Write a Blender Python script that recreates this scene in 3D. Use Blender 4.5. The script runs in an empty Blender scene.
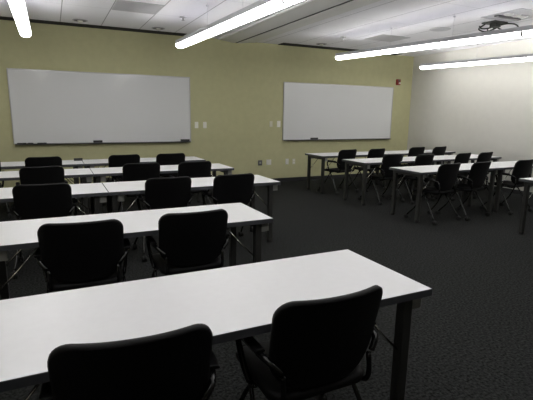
import bpy, bmesh, math, random
from mathutils import Vector, Matrix
random.seed(4)
C = bpy.context.scene.collection
PI = math.pi

# ------------------------------------------------------------------ materials
def mat(name, col, rough=.5, metal=0.0, spec=.5, emit=None, es=0.0, noise=None, bump=None, coat=0.0):
    m = bpy.data.materials.new(name); m.use_nodes = True
    nt = m.node_tree; b = nt.nodes['Principled BSDF']
    b.inputs['Base Color'].default_value = (*col, 1)
    b.inputs['Roughness'].default_value = rough
    b.inputs['Metallic'].default_value = metal
    b.inputs['Specular IOR Level'].default_value = spec
    b.inputs['Coat Weight'].default_value = coat
    if emit:
        b.inputs['Emission Color'].default_value = (*emit, 1)
        b.inputs['Emission Strength'].default_value = es
    tc = nt.nodes.new('ShaderNodeTexCoord')
    if noise:                                   # (scale, amount): fine mottling of the surface's own colour
        n = nt.nodes.new('ShaderNodeTexNoise'); n.inputs['Scale'].default_value = noise[0]
        n.inputs['Detail'].default_value = 4
        nt.links.new(tc.outputs['Object'], n.inputs['Vector'])
        r = nt.nodes.new('ShaderNodeValToRGB')
        a = noise[1]
        r.color_ramp.elements[0].position = .3; r.color_ramp.elements[1].position = .7
        r.color_ramp.elements[0].color = (*[c * (1 - a) for c in col], 1)
        r.color_ramp.elements[1].color = (*[min(1, c * (1 + a)) for c in col], 1)
        nt.links.new(n.outputs['Fac'], r.inputs['Fac'])
        nt.links.new(r.outputs['Color'], b.inputs['Base Color'])
    if bump:
        n = nt.nodes.new('ShaderNodeTexNoise'); n.inputs['Scale'].default_value = bump[0]
        n.inputs['Detail'].default_value = 3
        nt.links.new(tc.outputs['Object'], n.inputs['Vector'])
        u = nt.nodes.new('ShaderNodeBump'); u.inputs['Strength'].default_value = bump[1]
        u.inputs['Distance'].default_value = bump[2]
        nt.links.new(n.outputs['Fac'], u.inputs['Height'])
        nt.links.new(u.outputs['Normal'], b.inputs['Normal'])
    return m

def tile_mat(name, col, line, x0, y0, sx, sy, wx, wy):
    """ceiling tiles: thin grid seams in world metres"""
    m = mat(name, col, .9, spec=.2)
    nt = m.node_tree; b = nt.nodes['Principled BSDF']
    tc = nt.nodes.new('ShaderNodeTexCoord'); sep = nt.nodes.new('ShaderNodeSeparateXYZ')
    nt.links.new(tc.outputs['Object'], sep.inputs[0])
    def mth(op, a, v):
        n = nt.nodes.new('ShaderNodeMath'); n.operation = op
        for i, q in enumerate((a, v)):
            if q is None: continue
            if isinstance(q, (int, float)): n.inputs[i].default_value = q
            else: nt.links.new(q, n.inputs[i])
        return n.outputs[0]
    def seam(ax, o, s, w):
        t = mth('DIVIDE', mth('SUBTRACT', sep.outputs[ax], o), s)
        t = mth('ABSOLUTE', mth('SUBTRACT', mth('FRACT', mth('ADD', t, .5), None), .5), None)
        return mth('LESS_THAN', t, w / s / 2)
    f = mth('MAXIMUM', seam('X', x0, sx, wx), mth('MULTIPLY', seam('Y', y0, sy, wy), .35))
    mx = nt.nodes.new('ShaderNodeMix'); mx.data_type = 'RGBA'
    nz = nt.nodes.new('ShaderNodeTexNoise'); nz.inputs['Scale'].default_value = 60
    nt.links.new(tc.outputs['Object'], nz.inputs['Vector'])
    rp = nt.nodes.new('ShaderNodeValToRGB')
    rp.color_ramp.elements[0].color = (*[c * .95 for c in col], 1); rp.color_ramp.elements[1].color = (*[min(1, c * 1.03) for c in col], 1)
    nt.links.new(nz.outputs['Fac'], rp.inputs['Fac'])
    nt.links.new(f, mx.inputs['Factor'])
    nt.links.new(rp.outputs['Color'], mx.inputs['A']); mx.inputs['B'].default_value = (*line, 1)
    nt.links.new(mx.outputs['Result'], b.inputs['Base Color'])
    return m

M = {}
M['green']   = mat('green_paint', (.55, .537, .315), .75, spec=.25, noise=(9, .03), bump=(140, .08, .002))
M['white_w'] = mat('offwhite_paint', (.66, .65, .60), .75, spec=.25, noise=(7, .02), bump=(140, .06, .002))
M['rear']    = mat('pale_paint', (.42, .40, .33), .8, spec=.2)
M['carpet']  = mat('charcoal_carpet', (.021, .022, .0215), .95, spec=.1, noise=(60, .95), bump=(150, .6, .006))
M['base']    = mat('dark_vinyl', (.03, .03, .033), .6)
M['ceil_l']  = tile_mat('ceiling_tile', (.88, .88, .91), (.40, .40, .42), .238, 7.05, .642, 1.284, .013, .012)
M['bulk']    = mat('bulkhead_paint', (.74, .74, .71), .8, spec=.2)
M['metalw']  = mat('white_metal', (.92, .92, .92), .35)
M['slot']    = mat('slot_black', (.012, .012, .012), .8)
M['top']     = mat('white_laminate', (.80, .80, .81), .38, spec=.45, noise=(25, .012))
M['edge']    = mat('grey_edging', (.062, .065, .074), .5)
M['tmetal']  = mat('dark_table_metal', (.032, .032, .030), .45, metal=.1)
M['plate']   = mat('pale_grey_plate', (.30, .30, .28), .5)
M['chrome']  = mat('chrome', (.78, .77, .72), .18, metal=1)
M['black']   = mat('black_plastic', (.004, .004, .0045), .42, spec=.3, bump=(300, .05, .001))
M['mesh']    = mat('black_fabric', (.0042, .0042, .0047), .6, spec=.2, noise=(160, .3), bump=(260, .3, .002))
M['btube']   = mat('black_tube', (.005, .005, .0055), .16, metal=0)
M['rubber']  = mat('rubber', (.008, .008, .008), .6)
M['board']   = mat('whiteboard_enamel', (.78, .79, .785), .12, spec=.5)
M['alu']     = mat('aluminium', (.55, .55, .55), .35, metal=.8)
M['tray']    = mat('tray_grey', (.10, .10, .09), .45, metal=.5)
M['house']   = mat('fixture_grey', (.62, .62, .66), .45)
M['lens']    = mat('lit_lens', (.9, .9, .9), .5, emit=(1.0, .985, .955), es=10.2)
M['lens_up'] = mat('lit_upper_lens', (.9, .9, .9), .5, emit=(1.0, .985, .955), es=34.0)
M['joint']   = mat('joint_grey', (.30, .30, .31), .5)
M['vent']    = mat('vent_grey', (.50, .50, .52), .5)
M['switch']  = mat('switch_white', (.90, .89, .82), .4)
M['switchd'] = mat('switch_tan', (.72, .70, .58), .5)
M['dgrey']   = mat('dark_grey', (.11, .11, .115), .5)
M['red']     = mat('alarm_red', (.24, .02, .015), .4)
M['strobe']  = mat('strobe_lens', (.75, .72, .66), .2)
M['dkcable'] = mat('dark_cable', (.03, .034, .03), .5)
M['mirror']  = mat('mirror_metal', (.86, .86, .88), .3, metal=1)
M['recess']  = mat('recess_grey', (.50, .50, .54), .5)
M['blue']    = mat('dark_blue_plastic', (.02, .025, .05), .4)

# ------------------------------------------------------------------ mesh helpers
def obj(name, bm, m, parent=None, smooth=False, bevel=0):
    me = bpy.data.meshes.new(name)
    bmesh.ops.recalc_face_normals(bm, faces=bm.faces[:])
    bm.to_mesh(me); bm.free()
    me.materials.append(m)
    if smooth:
        for p in me.polygons: p.use_smooth = True
    o = bpy.data.objects.new(name, me); C.objects.link(o)
    if parent: o.parent = parent
    if bevel:
        b = o.modifiers.new('bevel', 'BEVEL'); b.width = bevel; b.segments = 2; b.limit_method = 'ANGLE'
    return o
def box(bm, x0, x1, y0, y1, z0, z1):
    v = [bm.verts.new((x, y, z)) for x in (x0, x1) for y in (y0, y1) for z in (z0, z1)]
    for f in ((0,1,3,2),(4,6,7,5),(0,4,5,1),(2,3,7,6),(0,2,6,4),(1,5,7,3)): bm.faces.new([v[i] for i in f])
def bx(*a):
    bm = bmesh.new(); box(bm, *a); return bm
def tube(bm, pts, r, n=8, r2=None):
    pts = [Vector(p) for p in pts]; rings = []
    prev = None
    for i, p in enumerate(pts):
        d = (pts[min(i+1, len(pts)-1)] - pts[max(i-1, 0)]).normalized()
        if prev is None:
            up = Vector((0,0,1)) if abs(d.z) < .9 else Vector((1,0,0))
            a = d.cross(up).normalized()
        else:
            a = (prev - d * prev.dot(d)).normalized()
        prev = a; b = d.cross(a)
        rr = r if r2 is None else r + (r2 - r) * i / (len(pts)-1)
        rings.append([bm.verts.new(p + rr * (math.cos(t) * a + math.sin(t) * b)) for t in [2*PI*k/n for k in range(n)]])
    for q, w in zip(rings, rings[1:]):
        for k in range(n): bm.faces.new((q[k], q[(k+1)%n], w[(k+1)%n], w[k]))
    bm.faces.new(rings[0][::-1]); bm.faces.new(rings[-1])
def tb(pts, r, n=8, r2=None):
    bm = bmesh.new(); tube(bm, pts, r, n, r2); return bm
def smooth_path(pts, k=5):
    """Catmull-Rom through the points"""
    P = [Vector(p) for p in pts]; P = [2*P[0]-P[1]] + P + [2*P[-1]-P[-2]]; out = []
    for i in range(1, len(P)-2):
        for s in range(k):
            t = s / k; a, b, c, d = P[i-1], P[i], P[i+1], P[i+2]
            out.append(.5*((2*b) + (c-a)*t + (2*a-5*b+4*c-d)*t*t + (3*b-a-3*c+d)*t**3))
    out.append(P[-2]); return out
def lathe(bm, prof, cx=0, cy=0, n=20, axis='z', cz=0):
    rings = []
    for r, z in prof:
        ring = []
        for k in range(n):
            c, s = math.cos(2*PI*k/n)*max(r, 1e-4), math.sin(2*PI*k/n)*max(r, 1e-4)
            p = (cx+c, cy+s, cz+z) if axis == 'z' else ((cx+z, cy+c, cz+s) if axis == 'x' else (cx+c, cy+z, cz+s))
            ring.append(bm.verts.new(p))
        rings.append(ring)
    for q, w in zip(rings, rings[1:]):
        for k in range(n): bm.faces.new((q[k], q[(k+1)%n], w[(k+1)%n], w[k]))
    bm.faces.new(rings[0][::-1]); bm.faces.new(rings[-1])
def prism(bm, prof, y0, y1):
    """profile in (x, z) swept along y"""
    a = [bm.verts.new((x, y0, z)) for x, z in prof]; b = [bm.verts.new((x, y1, z)) for x, z in prof]
    n = len(prof)
    for k in range(n): bm.faces.new((a[k], a[(k+1)%n], b[(k+1)%n], b[k]))
    bm.faces.new(a[::-1]); bm.faces.new(b)

def thing(name, label, cat, loc=(0,0,0), rz=0, group=None):
    o = bpy.data.objects.new(name, None); C.objects.link(o); o.empty_display_size = .1
    o.location = loc; o.rotation_euler = (0, 0, rz)
    o['label'] = label; o['category'] = cat
    if group: o['group'] = group
    return o
def tag(o, label, cat, group=None):
    o['label'] = label; o['category'] = cat
    if group: o['group'] = group
    return o
def struct(name, bm, m, **k):
    o = obj(name, bm, m, **k); o['kind'] = 'structure'; return o
def dup(root, loc, rz, label, group=None):
    r = root.copy(); C.objects.link(r); r.location = loc; r.rotation_euler = (0, 0, rz); r['label'] = label
    if group: r['group'] = group
    for ch in list(root.children):
        c = ch.copy(); C.objects.link(c); c.parent = r
        for g in list(ch.children):
            d = g.copy(); C.objects.link(d); d.parent = c
    return r

# ------------------------------------------------------------------ the room
XL, XR, YB, W, H = -2.1, 8.273, -3.2, 8.691, 2.962
T = .12
struct('floor', bx(XL-T, XR+T, YB-T, W+T, -.1, 0), M['carpet'])
struct('wall_front', bx(XL-T, XR+T, W, W+T, 0, H), M['green'])
struct('wall_right', bx(XR, XR+T, YB, W, 0, H), M['white_w'])
struct('wall_left', bx(XL-T, XL, YB, W, 0, H), M['rear'])
struct('wall_rear', bx(XL-T, XR+T, YB-T, YB, 0, H), M['rear'])
struct('ceiling', bx(XL-T, XR+T, YB-T, W+T, H, H+.1), M['ceil_l'])
struct('baseboard_front', bx(XL, XR, W-.012, W, 0, .085), M['base'])
struct('baseboard_right', bx(XR-.012, XR, YB, W-.012, 0, .085), M['base'])
# long shallow soffit between the two halves of the room
bm = bmesh.new()
prism(bm, [(3.13, H), (3.15, H-.012), (3.42, H-.052), (3.45, H-.052), (3.45, H-.03), (3.51, H-.03), (3.51, H-.052), (3.56, H-.050), (3.80, H-.02), (3.90, H-.012), (3.92, H)], YB, W)
struct('trim_1', bm, M['bulk'])
struct('trim_2', bx(3.452, 3.508, YB+.01, W-.01, H-.046, H-.032), M['slot'])
struct('trim_3', bx(3.10, 3.135, YB+.01, W-.002, H-.02, H), M['metalw'])

# ------------------------------------------------------------------ tables
TD, TZ = .651, .73
def make_table(L, name='training_table'):
    t = thing(name, '', 'table')
    obj('tabletop', bx(.003, L-.003, .003, TD-.003, TZ-.012, TZ), M['top'], t, bevel=.0015)
    e = bmesh.new()
    box(e, 0, L, 0, TD, TZ-.034, TZ-.0125)
    box(e, 0, L, 0, .0028, TZ-.013, TZ-.001); box(e, 0, L, TD-.0028, TD, TZ-.013, TZ-.001)
    box(e, 0, .0028, .0028, TD-.0028, TZ-.013, TZ-.001); box(e, L-.0028, L, .0028, TD-.0028, TZ-.013, TZ-.001)
    obj('edge_band', e, M['edge'], t)
    w = .026
    for xs in (.055, L-.11):
        obj('end_rail', bx(xs-.022, xs+.022, .03, TD-.05, TZ-.075, TZ-.035), M['tmetal'], t, bevel=.003)
        for y in (.055, .565):
            lg = obj('leg', bx(xs-w, xs+w, y-w, y+w, .028, TZ-.036), M['tmetal'], t, bevel=.005)
            f = bmesh.new(); lathe(f, [(.012, .05), (.03, .03), (.034, .012), (.032, 0)], xs, y, 14)
            obj('foot', f, M['rubber'], lg, smooth=True)
            sg = 1 if xs < L/2 else -1
            obj('brace', tb([(xs+sg*.020, y, .425), (xs+sg*.14, y, .547), (xs+sg*.262, y, TZ-.036)], .0055, 8), M['chrome'], t, smooth=True)
            obj('bracket', bx(xs+.029, xs+.092, y-.012, y+.012, TZ-.108, TZ-.036), M['plate'], t, bevel=.004)
    obj('cross_rail', bx(.08, L-.13, TD*.5-.02, TD*.5+.02, TZ-.075, TZ-.035), M['tmetal'], t, bevel=.003)
    return t
GL, GR = 'white topped tables of the block facing the wide whiteboard wall', 'white topped tables of the block beside the off-white wall'
long_t = make_table(1.905); short_t = make_table(1.685); mid_t = make_table(1.77)
used = set()
def place_table(src, x, y, label, group, rz=0):
    if src.name not in used:
        used.add(src.name); src.location = (x, y, 0); src['label'] = label; src['group'] = group; src.rotation_euler.z = rz
    else: dup(src, (x, y, 0), rz, label, group)
LL = 1.905
place_table(long_t, 1.515-LL, 1.362, 'nearest white-topped table, filling the bottom of the view, two chairs at it', GL)
place_table(long_t, 1.458-LL, 2.872, 'white-topped table directly beyond the nearest one, two chairs backed against it', GL)
place_table(long_t, 2.356-LL, 4.470, 'third white-topped table from the camera, its end reaching farthest into the aisle', GL)
place_table(long_t, .448-LL, 4.470, 'white-topped table butted end to end with the table reaching farthest into aisle', GL)
place_table(long_t, 2.330-LL, 5.880, 'aisle-end white-topped table in second row from the green wall', GL)
place_table(long_t, .423-LL, 5.880, 'white-topped table left of the seam in second row from green wall', GL)
place_table(long_t, 2.293-LL, 7.097, 'aisle-end white-topped table in the row nearest the wide left whiteboard', GL)
place_table(long_t, .386-LL, 7.097, 'white-topped table under the left whiteboard with a dark eraser by its seam', GL)
LS = 1.685
place_table(mid_t, 4.588, 7.025, 'farthest aisle-end white-topped table beneath the whiteboard by the red alarm', GR)
place_table(mid_t, 4.588+1.774, 7.025, 'farthest white-topped table touching the off-white wall corner', GR)
place_table(short_t, 4.612, 5.779, 'aisle-end white-topped table second from green wall in off-white wall block', GR)
place_table(short_t, 4.612+LS+.004, 5.779, 'wall-end white-topped table second from green wall beside the off-white wall', GR)
place_table(short_t, 4.596, 4.522, 'aisle-end white-topped table with two chairs showing their casters before it', GR)
place_table(short_t, 4.596+LS+.004, 4.522, 'wall-end white-topped table third from green wall, one chair before it', GR)
place_table(short_t, 5.40, 2.977, 'white-topped table cut off by the right edge of the view', GR)

# ------------------------------------------------------------------ chairs
def slab_back():
    """curved chair back, wings forward, rounded corners"""
    bm = bmesh.new()
    z0, z1, hw = .475, .853, .234
    rt, rb = .062, .13
    zs = [z0+rb-rb*math.cos(PI/2*k/7) for k in range(8)] + [.64, .68, .72, .76] + [z1-rt+rt*math.sin(PI/2*k/7) for k in range(8)]
    N = 18
    def half(z):
        w = hw - .012*(1-(z-z0)/(z1-z0))
        if z > z1-rt: w -= rt - math.sqrt(max(0, rt*rt-(z-(z1-rt))**2))
        if z < z0+rb: w -= rb - math.sqrt(max(0, rb*rb-((z0+rb)-z)**2))
        return w
    def pt(u, z, off, grow=0):
        w = half(z) + grow
        x = u*w
        y = -.165 - .085*((z-z0)/(z1-z0))**1.1 + .055*(abs(x)/hw)**2.2 + off
        zz = z + grow*(1 if z > z1-1e-6 else (-1 if z < z0+1e-6 else 0))
        return (x, y, zz)
    th = .016
    F = [[bm.verts.new(pt(-1+2*k/N, z, th)) for k in range(N+1)] for z in zs]
    B = [[bm.verts.new(pt(-1+2*k/N, z, -th)) for k in range(N+1)] for z in zs]
    for G in (F, B):
        for r in range(len(zs)-1):
            for k in range(N): bm.faces.new((G[r][k], G[r][k+1], G[r+1][k+1], G[r+1][k]))
    nz = len(zs)-1
    loop = [(0, k) for k in range(N+1)] + [(r, N) for r in range(1, nz+1)] + [(nz, k) for k in range(N-1, -1, -1)] + [(r, 0) for r in range(nz-1, 0, -1)]
    flat = [pt(-1+2*k/N, zs[r], 0) for r, k in loop]
    def rim(off):
        out = []
        for i, p in enumerate(flat):
            a, b = flat[i-1], flat[(i+1) % len(flat)]
            tx, tz = b[0]-a[0], b[2]-a[2]; q = math.hypot(tx, tz)
            out.append(bm.verts.new((p[0] + .009*tz/q, p[1] + off, p[2] - .009*tx/q)))
        return out
    R1, R2 = rim(th*.55), rim(-th*.55)
    n = len(loop)
    for i in range(n):
        j = (i+1) % n
        f0, f1 = F[loop[i][0]][loop[i][1]], F[loop[j][0]][loop[j][1]]
        b0, b1 = B[loop[i][0]][loop[i][1]], B[loop[j][0]][loop[j][1]]
        bm.faces.new((f0, f1, R1[j], R1[i])); bm.faces.new((R1[i], R1[j], R2[j], R2[i])); bm.faces.new((R2[i], R2[j], b1, b0))
    return bm
def seat_bm():
    bm = bmesh.new()
    def outline(g, n=6):
        x1, y0, y1, r = .228+g, -.175-g, .275+g, .075
        pts = []
        for cx, cy, a in ((x1-r, y1-r, 0), (-x1+r, y1-r, PI/2), (-x1+r, y0+r, PI), (x1-r, y0+r, 1.5*PI)):
            for k in range(n+1):
                t = a + PI/2*k/n; pts.append((cx+r*math.cos(t), cy+r*math.sin(t)))
        return pts
    def dip(x, y): return -.012*(1-(x/.24)**2) - .02*max(0, (y-.16)/.11)**2
    rings = []
    for g, z in ((-.03, .425), (-.004, .432), (0, .446), (-.006, .462), (-.028, .47), (-.10, .468), (-.18, .462)):
        rings.append([bm.verts.new((x, y, z + (dip(x, y) if z > .44 else dip(0, y)*.8+.0))) for x, y in outline(g)])
    n = len(rings[0])
    for q, w in zip(rings, rings[1:]):
        for k in range(n): bm.faces.new((q[k], q[(k+1)%n], w[(k+1)%n], w[k]))
    bm.faces.new(rings[0][::-1]); bm.faces.new(rings[-1])
    return bm
def make_chair():
    t = thing('nesting_chair', '', 'chair')
    obj('backrest', slab_back(), M['mesh'], t, smooth=True)
    obj('seat', seat_bm(), M['mesh'], t, smooth=True)
    for s in (-1, 1):
        ab = bmesh.new()
        tube(ab, smooth_path([(s*.205, -.188, .57), (s*.240, -.165, .608), (s*.258, -.10, .621), (s*.264, .03, .622), (s*.264, .08, .612), (s*.262, .092, .575), (s*.248, .065, .47), (s*.236, .035, .415)]), .0135, 8)
        a = obj('armrest', ab, M['btube'], t, smooth=True)
        p = bmesh.new(); c = s*.262; prism(p, [(c-.020, .631), (c+.020, .631), (c+.023, .640), (c+.013, .648), (c-.013, .648), (c-.023, .640)], -.12, .09)
        obj('arm_pad', p, M['black'], a, bevel=.004)
        for front in (0, 1):
            y1 = .262 if front else -.205
            x1 = .285
            lg = obj('leg', tb(smooth_path([(s*.226, .03 + (-.035 if front else .035), .418), (s*.236, .03 + (.02 if front else -.02), .375), (s*.262, y1*.55, .2), (s*x1, y1, .062)]), .0105, 8), M['btube'], t, smooth=True)
            cb = bmesh.new()
            for q in (-1, 1):
                lathe(cb, [(.012, q*.006), (.029, q*.006), (.031, q*.010), (.031, q*.020), (.027, q*.024), (.008, q*.024)], s*x1, y1+(.012 if front else -.012), 14, 'x', .0315)
            tube(cb, [(s*x1, y1, .075), (s*x1, y1, .045)], .009, 8)
            box(cb, s*x1-.007, s*x1+.007, y1-.022, y1+.022, .032, .052)
            obj('caster', cb, M['rubber'], lg, smooth=True)
        obj('back_bracket', tb(smooth_path([(s*.19, -.05, .425), (s*.195, -.155, .425), (s*.197, -.19, .47), (s*.197, -.182, .56)]), .011, 8), M['btube'], t, smooth=True)
    fb = bmesh.new()
    tube(fb, [(-.226, .03, .412), (.226, .03, .412)], .011, 8); tube(fb, [(-.20, -.13, .418), (.20, -.13, .418)], .009, 8)
    obj('seat_frame', fb, M['btube'], t, smooth=True)
    return t
chair = make_chair()
first = [True]
def place_chair(x, yback, deg, label, group):
    """x, yback: plan position of the top of the backrest"""
    a = math.radians(deg)
    loc = (x - .25*math.sin(a)*1.0, yback + .23*math.cos(a), 0)
    if first[0]:
        first[0] = False; chair.location = loc; chair.rotation_euler.z = a; chair['label'] = label; chair['group'] = group
    else: dup(chair, loc, a, label, group)
G1 = 'black chairs of the block facing the wide whiteboard'
G2 = 'black chairs of the block beside the off-white wall'
CH = [
 (.172, 1.222, -5, 'black chair at the nearest table, the one farther from its free end', G1),
 (.896, 1.230, 0, 'black chair at the nearest table, close to its free end and leg', G1),
 (.108, 2.745, -5, 'black chair between the two nearest tables, farther from the aisle', G1),
 (.82, 2.755, 0, 'black chair between the two nearest tables, on the aisle side', G1),
 (-.128, 4.36, -3, 'black chair in the middle row of long tables, left of the seam', G1),
 (1.035, 4.38, 2, 'black chair in the middle row of long tables, just right of the seam', G1),
 (1.755, 4.37, 2, 'aisle-end black chair in the middle row of long tables, below the wall outlets', G1),
 (-.145, 5.76, 5, 'black chair left of the seam in second row from green wall', G1),
 (1.01, 5.76, 2, 'middle black chair of three in second row from the green wall', G1),
 (1.72, 5.72, 6, 'black chair nearest the aisle in second row from green wall', G1),
 (-.92, 6.98, 6, 'black chair under the left whiteboard cut off by the left edge', G1),
 (-.145, 6.99, 5, 'black chair under the left whiteboard, beside the eraser on the table', G1),
 (.975, 7.0, 6, 'black chair in farthest row, right of the seam and eraser', G1),
 (1.70, 7.01, 5, 'farthest row black chair beneath the right end of the wide whiteboard', G1),
 (5.08, 6.84, 11, 'farthest row black chair nearest the aisle, under the right whiteboard', G2),
 (5.80, 6.86, 11, 'farthest row black chair, second from aisle under the right whiteboard', G2),
 (6.95, 6.95, 7, 'farthest row black chair, second from the off-white wall', G2),
 (7.59, 6.93, 11, 'farthest row black chair closest to the off-white wall', G2),
 (5.225, 5.75, 6, 'second row black chair nearest the aisle, in the block by off-white wall', G2),
 (5.81, 5.60, 8, 'second row black chair peeking out behind a chair with visible casters', G2),
 (6.71, 5.56, 12, 'second row black chair, third from aisle before the off-white wall', G2),
 (7.31, 5.57, 11, 'second row black chair closest to the off-white wall', G2),
 (5.03, 4.37, 8, 'aisle-end black chair with casters in full view, before the off-white wall tables', G2),
 (5.68, 4.37, 9, 'black chair with its back beside the paired table legs, off-white wall block', G2),
 (6.64, 4.35, 5, 'lone black chair at the wall-end table, partly cut by the right edge', G2),
]
for c in CH: place_chair(*c)

# ------------------------------------------------------------------ pendant lights
GP = 'suspended linear lights'
def pendant(x0, y0, x1, zb, nseg, label, zt=0.0, seg=1.2):
    """starts at y0 (far end) and runs towards the camera; x drifts to x1 at the near end, height by zt"""
    L = nseg*seg
    t = thing('pendant_light', label, 'ceiling light', (x0, y0, zb), 0, GP)
    ang = math.atan2(x1-x0, L)
    t.rotation_euler = (-math.atan2(zt, L), 0, ang)      # local -y runs towards the camera
    w = .073
    lens_prof = [(-w, .062), (-w, .042), (-w*.92, .024), (-w*.66, .007), (-w*.25, 0), (w*.25, 0), (w*.66, .007), (w*.92, .024), (w, .042), (w, .062)]
    house = [(-w-.004, .062), (w+.004, .062), (w+.004, .118), (w-.004, .118), (w-.004, .084), (-w+.004, .084), (-w+.004, .118), (-w-.004, .118)]
    bm = bmesh.new(); prism(bm, house, -L, 0); box(bm, -.028, .028, -L+.03, -.03, .119, .124); obj('housing', bm, M['house'], t)
    for k in range(nseg):
        bm = bmesh.new(); prism(bm, lens_prof, -(k+1)*seg+.008, -k*seg-.008)
        obj('lens', bm, M['lens'], t)
        bm = bmesh.new(); box(bm, -.010, .010, -(k+1)*seg+.06, -k*seg-.06, .085, .118)
        obj('upper_lens', bm, M['lens_up'], t)
        if k:
            bm = bmesh.new(); prism(bm, [(a*1.02, b-.002) for a, b in lens_prof[:-1]] + [(w*1.02, .061)], -k*seg-.015, -k*seg+.015)
            obj('joint_band', bm, M['joint'], t)
    ends = bmesh.new(); prism(ends, [(a*1.0, b) for a, b in lens_prof], -.007, 0); obj('end_lens', ends, M['lens'], t)
    for k in range(1, nseg+1):
        y = -k*seg-.15 if k < nseg else -k*seg+.1
        bm = bmesh.new(); tube(bm, [(0, y, .122), (0, y, H-zb+.02)], .0022, 6)
        lathe(bm, [(.012, 0), (.02, .012), (.02, .02)], 0, y, 10, cz=H-zb-.03)
        obj('cable', bm, M['house'], t)
    return t
pendant(-.255, 7.50, -.21, 2.545, 6, 'linear pendant light at the top left, seen nearly end on')
pendant(1.975, 7.38, 2.10, 2.540, 6, 'linear pendant light beside the ceiling soffit, ending above the wide whiteboard', -.09)
pendant(5.06, 7.33, 5.60, 2.545, 6, 'linear pendant light in front of the dark ceiling cables', -.13)
pendant(7.615, 7.72, 7.92, 2.540, 4, 'linear pendant light running close along the off-white wall', -.08)

# ------------------------------------------------------------------ whiteboards
def board(x0, x1, z0, z1, label):
    t = thing('whiteboard', label, 'whiteboard', (x0, W-.002, z0), 0, 'wall whiteboards')
    L, hh = x1-x0, z1-z0
    obj('panel', bx(.012, L-.012, -.016, 0, .012, hh-.012), M['board'], t)
    f = bmesh.new()
    box(f, 0, .016, -.024, 0, 0, hh); box(f, L-.016, L, -.024, 0, 0, hh)
    box(f, .016, L-.016, -.024, 0, hh-.018, hh); box(f, .016, L-.016, -.024, 0, 0, .016)
    obj('frame', f, M['alu'], t, bevel=.002)
    bm = bmesh.new(); prism(bm, [(0, 0), (1, 0)], 0, 1) if 0 else None
    a = [(-.026, -.002), (-.066, -.012), (-.072, -.002), (-.067, -.001), (-.026, .007)]
    va = [bm.verts.new((.02, y, z)) for y, z in a]; vb = [bm.verts.new((L-.02, y, z)) for y, z in a]
    n = len(a)
    for k in range(n): bm.faces.new((va[k], va[(k+1)%n], vb[(k+1)%n], vb[k]))
    bm.faces.new(va[::-1]); bm.faces.new(vb)
    obj('marker_tray', bm, M['tray'], t)
    return t
BZ0, BZ1 = .935, 2.196
board(-.621, 2.503, BZ0, BZ1, 'wide whiteboard over the long table block, markers at one end of its tray')
board(4.596, 7.670, BZ0, BZ1, 'whiteboard nearer the off-white wall and the red fire alarm')
def marker(x, m, label):
    y = W-.050; z = BZ0+.0145
    bm = bmesh.new(); lathe(bm, [(.006, 0), (.009, .004), (.009, .085), (.0075, .09), (.0075, .1), (.009, .102), (.009, .135), (.006, .14)], x-.07, y, 12, 'x', z)
    t = thing('marker', label, 'marker', (0,0,0), 0, 'markers on the whiteboard tray')
    bm2 = bmesh.new(); lathe(bm2, [(.009, 0), (.0105, .002), (.0105, .045), (.008, .05)], x+.025, y, 12, 'x', z)
    obj('barrel', bm, M['black'], t, smooth=False); obj('cap', bm2, m, t)
for x, m, l in ((-.50, M['black'], 'dark marker on the tray at the end of the wide whiteboard'), (-.345, M['alu'], 'dark marker with silver cap, middle of the three tray markers'), (-.19, M['blue'], 'dark blue-capped marker, last of the three tray markers')):
    marker(x, m, l)
def eraser(x, y, z, L, label, rz=0, group='whiteboard erasers'):
    t = thing('eraser', label, 'eraser', (x, y, z), rz, group)
    obj('felt', bx(-L/2+.003, L/2-.003, -.018, .018, 0, .018), M['dgrey'], t)
    obj('handle', bx(-L/2, L/2, -.020, .020, .018, .042), M['black'], t, bevel=.006)
eraser(.732, W-.049, BZ0+.0085, .16, 'dark eraser near the middle of the wide whiteboard tray')
eraser(2.37, W-.049, BZ0+.0085, .18, 'dark eraser at the end of the wide whiteboard tray beside light switches')
eraser(5.40, W-.049, BZ0+.0085, .19, 'dark eraser on the tray of the whiteboard by the red alarm')
eraser(.33, 7.575, TZ, .13, 'dark eraser lying on the farthest white table by its seam', .1)

# ------------------------------------------------------------------ wall fittings
def plate(name, cat, label, x, z, w, h, m, inner=None, mi=None, group=None):
    t = thing(name, label, cat, (x, W-.001, z), 0, group)
    obj('cover_plate', bx(-w/2, w/2, -.008, 0, -h/2, h/2), m, t, bevel=.003)
    if inner == 'rocker': obj('rocker', bx(-.017, .017, -.013, -.008, -.034, .034), mi, t, bevel=.002)
    if inner == 'socket':
        for s in (-1, 1):
            bm = bmesh.new(); lathe(bm, [(.019, -.0115), (.021, -.008)], 0, 0, 16, 'y', s*.028); obj('socket', bm, mi, t)
    if inner == 'jack':
        bm = bmesh.new(); box(bm, -.022, .022, -.014, -.008, -.022, .022); obj('jack', bm, mi, t, bevel=.002)
GS = 'light switches on the green wall'
plate('light_switch', 'switch', 'pale light switch closest to the edge of the wide whiteboard', 2.625, 1.266, .075, .125, M['switch'], 'rocker', M['switch'], GS)
plate('light_switch', 'switch', 'pale light switch a step away from the wide whiteboard edge', 2.80, 1.266, .075, .125, M['switch'], 'rocker', M['switch'], GS)
plate('light_switch', 'switch', 'tan light switch, outer one of the pair beside the right whiteboard', 4.305, 1.291, .07, .12, M['switchd'], 'rocker', M['switchd'], GS)
plate('light_switch', 'switch', 'white light switch hugging the edge of the right whiteboard', 4.495, 1.291, .085, .135, M['switch'], 'rocker', M['switch'], GS)
plate('wall_jack', 'wall socket', 'dark grey square wall jack low on the green wall', 4.052, .448, .10, .115, M['dgrey'], 'jack', M['plate'])
plate('wall_socket', 'wall socket', 'blank pale square wall plate beside the dark grey jack', 4.265, .455, .12, .12, M['switch'], None, None)
plate('wall_socket', 'wall socket', 'white upright wall socket, left of the two by the far tables', 4.727, .454, .08, .13, M['switch'], 'socket', M['switch'])
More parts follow.
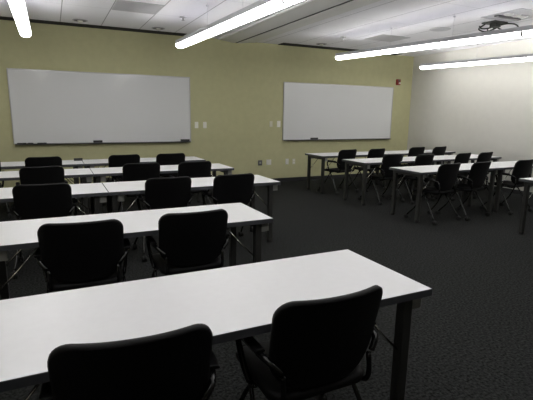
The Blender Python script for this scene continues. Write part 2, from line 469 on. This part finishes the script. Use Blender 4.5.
plate('wall_socket', 'wall socket', 'tan wall socket with shaded outlets, closest to the far table legs', 4.90, .450, .075, .125, M['switchd'], 'socket', M['switch'])
t = thing('fire_alarm', 'red fire alarm with white strobe high on the green wall', 'fire alarm', (7.80, W-.001, 2.322))
obj('body', bx(-.06, .06, -.05, 0, -.07, .07), M['red'], t, bevel=.012)
obj('strobe', bx(-.01, .05, -.068, -.05, -.045, -.005), M['strobe'], t, bevel=.008)
bm = bmesh.new(); lathe(bm, [(.026, -.055), (.028, -.05)], 0, 0, 18, 'y', .035); obj('horn', bm, M['dgrey'], t)

# ------------------------------------------------------------------ ceiling fittings
def slot(x0, x1, label):
    t = thing('slot_diffuser', label, 'air vent', (x0, W-.25, H), 0, 'dark slot diffusers along the wall head')
    L = x1-x0
    obj('opening', bx(0, L, 0, .24, -.006, -.0005), M['slot'], t)
    for y in (-.006, .117, .24): obj('rail', bx(0, L, y, y+.006, -.010, -.0005), M['slot'], t)
slot(XL+.02, 2.39, 'long dark slot diffuser above the wide whiteboard')
slot(4.44, 6.52, 'dark slot diffuser above the whiteboard near the red alarm')
slot(7.25, 7.66, 'short dark slot diffuser near the corner behind the pendant')
def grille(x0, x1, y0, y1, label, nm=12):
    t = thing('return_grille', label, 'air vent', (x0, y0, H), 0, 'grey ceiling return grilles')
    a, b = x1-x0, y1-y0
    f = bmesh.new(); box(f, 0, a, 0, .02, -.008, -.0005); box(f, 0, a, b-.02, b, -.008, -.0005); box(f, 0, .02, .02, b-.02, -.008, -.0005); box(f, a-.02, a, .02, b-.02, -.008, -.0005)
    obj('frame', f, M['vent'], t)
    s = bmesh.new()
    for k in range(nm*2):
        y = .02 + (b-.04)*k/(nm*2); box(s, .02, a-.02, y, y+(b-.04)/(nm*2)*.72, -.006, -.002)
    obj('slats', s, M['vent'], t)
    obj('back_plate', bx(.02, a-.02, .02, b-.02, -.0018, -.0004), M['dgrey'], t)
grille(.89, 1.515, 6.43, 7.05, 'grey ceiling grille at the top between two pendant lights')
grille(5.56, 6.22, 6.66, 7.20, 'grey ceiling grille over the pendant near the red alarm')
def downlight(x, y, label):
    t = thing('downlight', label, 'ceiling light', (x, y, H), 0, 'recessed wall-washer downlights')
    bm = bmesh.new(); lathe(bm, [(.115, -.0005), (.118, -.006), (.10, -.010), (.095, -.0045), (.05, -.004)], n=28); obj('trim_ring', bm, M['vent'], t, smooth=True)
    bm = bmesh.new(); lathe(bm, [(.096, -.0045), (.096, -.0075), (.03, -.008)], n=28); obj('recess', bm, M['dgrey'], t)
    bm = bmesh.new(); lathe(bm, [(.045, -.008), (.042, -.03), (.02, -.038)], n=20); obj('lamp', bm, M['strobe'], t, smooth=True)
downlight(.527, 8.12, 'recessed downlight near the slot diffuser, left of the ceiling grille')
downlight(1.80, 8.16, 'recessed downlight near the slot diffuser, between ceiling grille and pendant')
downlight(5.195, 8.16, 'recessed downlight above the left corner of the right whiteboard')
def sprinkler(x, y, label):
    t = thing('sprinkler', label, 'sprinkler', (x, y, H), 0, 'ceiling sprinklers')
    bm = bmesh.new(); lathe(bm, [(.055, -.0005), (.058, -.004), (.03, -.012), (.012, -.014)], n=20); obj('escutcheon', bm, M['vent'], t, smooth=True)
    bm = bmesh.new(); lathe(bm, [(.010, -.014), (.010, -.035), (.004, -.04), (.025, -.046), (.025, -.049)], n=14); obj('nozzle', bm, M['joint'], t)
sprinkler(1.943, 7.05, 'small sprinkler over the pendant end beside the soffit')
sprinkler(5.09, 7.24, 'small sprinkler beyond the soffit, before the far downlight')
t = thing('ceiling_speaker', 'flat round ceiling speaker between the grille and the dark cables', 'speaker', (6.05, 5.79, H))
bm = bmesh.new(); lathe(bm, [(.17, -.0005), (.172, -.006), (.155, -.012), (.15, -.008)], n=32); obj('rim', bm, M['vent'], t, smooth=True)
bm = bmesh.new(); lathe(bm, [(.15, -.0082), (.14, -.012), (.02, -.017)], n=32); obj('grille', bm, M['recess'], t, smooth=True)
# dark bracket with loose cables
t = thing('cable_bracket', 'dark ceiling bracket with looped loose cables above a pendant light', 'bracket', (6.36, 4.98, H))
obj('plate', bx(-.16, .14, -.12, .12, -.02, -.001), M['dkcable'], t, bevel=.004)
bm = bmesh.new(); box(bm, -.05, .06, -.06, .06, -.075, -.02); obj('junction_box', bm, M['dkcable'], t, bevel=.006)
for pts in ([(-.02, 0, -.06), (-.09, .05, -.09), (-.16, .11, -.09), (-.19, .13, -.05)], [(.03, 0, -.06), (.10, -.10, -.03), (.2, -.18, -.035), (.27, -.2, -.075), (.24, -.15, -.13), (.14, -.06, -.12), (.05, 0, -.07)], [(0, .02, -.06), (.1, .1, -.13), (.02, .12, -.14), (-.1, .05, -.09)], [(-.1, .1, -.02), (-.16, .16, -.09), (-.06, .1, -.13), (.04, 0, -.08)]):
    obj('cable', tb(smooth_path(pts, 6), .011, 8), M['dkcable'], t, smooth=True)
# unlit recessed troffer with mirror louvres
t = thing('recessed_troffer', 'square recessed ceiling fixture with shiny mirror reflectors, unlit', 'ceiling light', (5.84, 4.19, H))
a = .64
f = bmesh.new(); box(f, 0, a, 0, .03, -.010, -.0005); box(f, 0, a, a-.03, a, -.010, -.0005); box(f, 0, .03, .03, a-.03, -.010, -.0005); box(f, a-.03, a, .03, a-.03, -.010, -.0005)
obj('frame', f, M['recess'], t)
obj('back_pan', bx(.03, a-.03, .03, a-.03, -.004, -.0005), M['recess'], t)
for k in range(3):
    bm = bmesh.new(); lathe(bm, [(.07, -.0045), (.062, -.016), (.04, -.026), (.01, -.03)], .16+.16*k, .30, 20); obj('reflector', bm, M['mirror'], t, smooth=True)
obj('baffle', bx(.06, .58, .40, .46, -.028, -.004), M['dgrey'], t, bevel=.004)

# ------------------------------------------------------------------ camera, world
cam = bpy.data.cameras.new('camera'); co = bpy.data.objects.new('camera', cam); C.objects.link(co)
F_PX, YAW, PITCH, ROLL, HC = 436.787, -25.921, -11.142, .799, 1.505
cam.sensor_fit = 'HORIZONTAL'; cam.sensor_width = 36; cam.lens = F_PX/533*36; cam.clip_start = .02
y, p, r = (math.radians(v) for v in (YAW, PITCH, ROLL))
fw = Vector((-math.sin(y)*math.cos(p), math.cos(y)*math.cos(p), math.sin(p)))
rt = Vector((math.cos(y), math.sin(y), 0)); up = rt.cross(fw)
R_ = math.cos(r)*rt + math.sin(r)*up; U_ = -math.sin(r)*rt + math.cos(r)*up
co.matrix_world = Matrix(((R_.x, U_.x, -fw.x, 0), (R_.y, U_.y, -fw.y, 0), (R_.z, U_.z, -fw.z, HC), (0, 0, 0, 1)))
sc = bpy.context.scene; sc.camera = co
w = bpy.data.worlds.new('world'); sc.world = w; w.use_nodes = True
w.node_tree.nodes['Background'].inputs[0].default_value = (0, 0, 0, 1)
sc.view_settings.view_transform = 'Standard'; sc.view_settings.look = 'None'
sc.view_settings.exposure = 0; sc.view_settings.gamma = 1; sc.view_settings.use_curve_mapping = False
sc.cycles.max_bounces = 8; sc.cycles.diffuse_bounces = 5
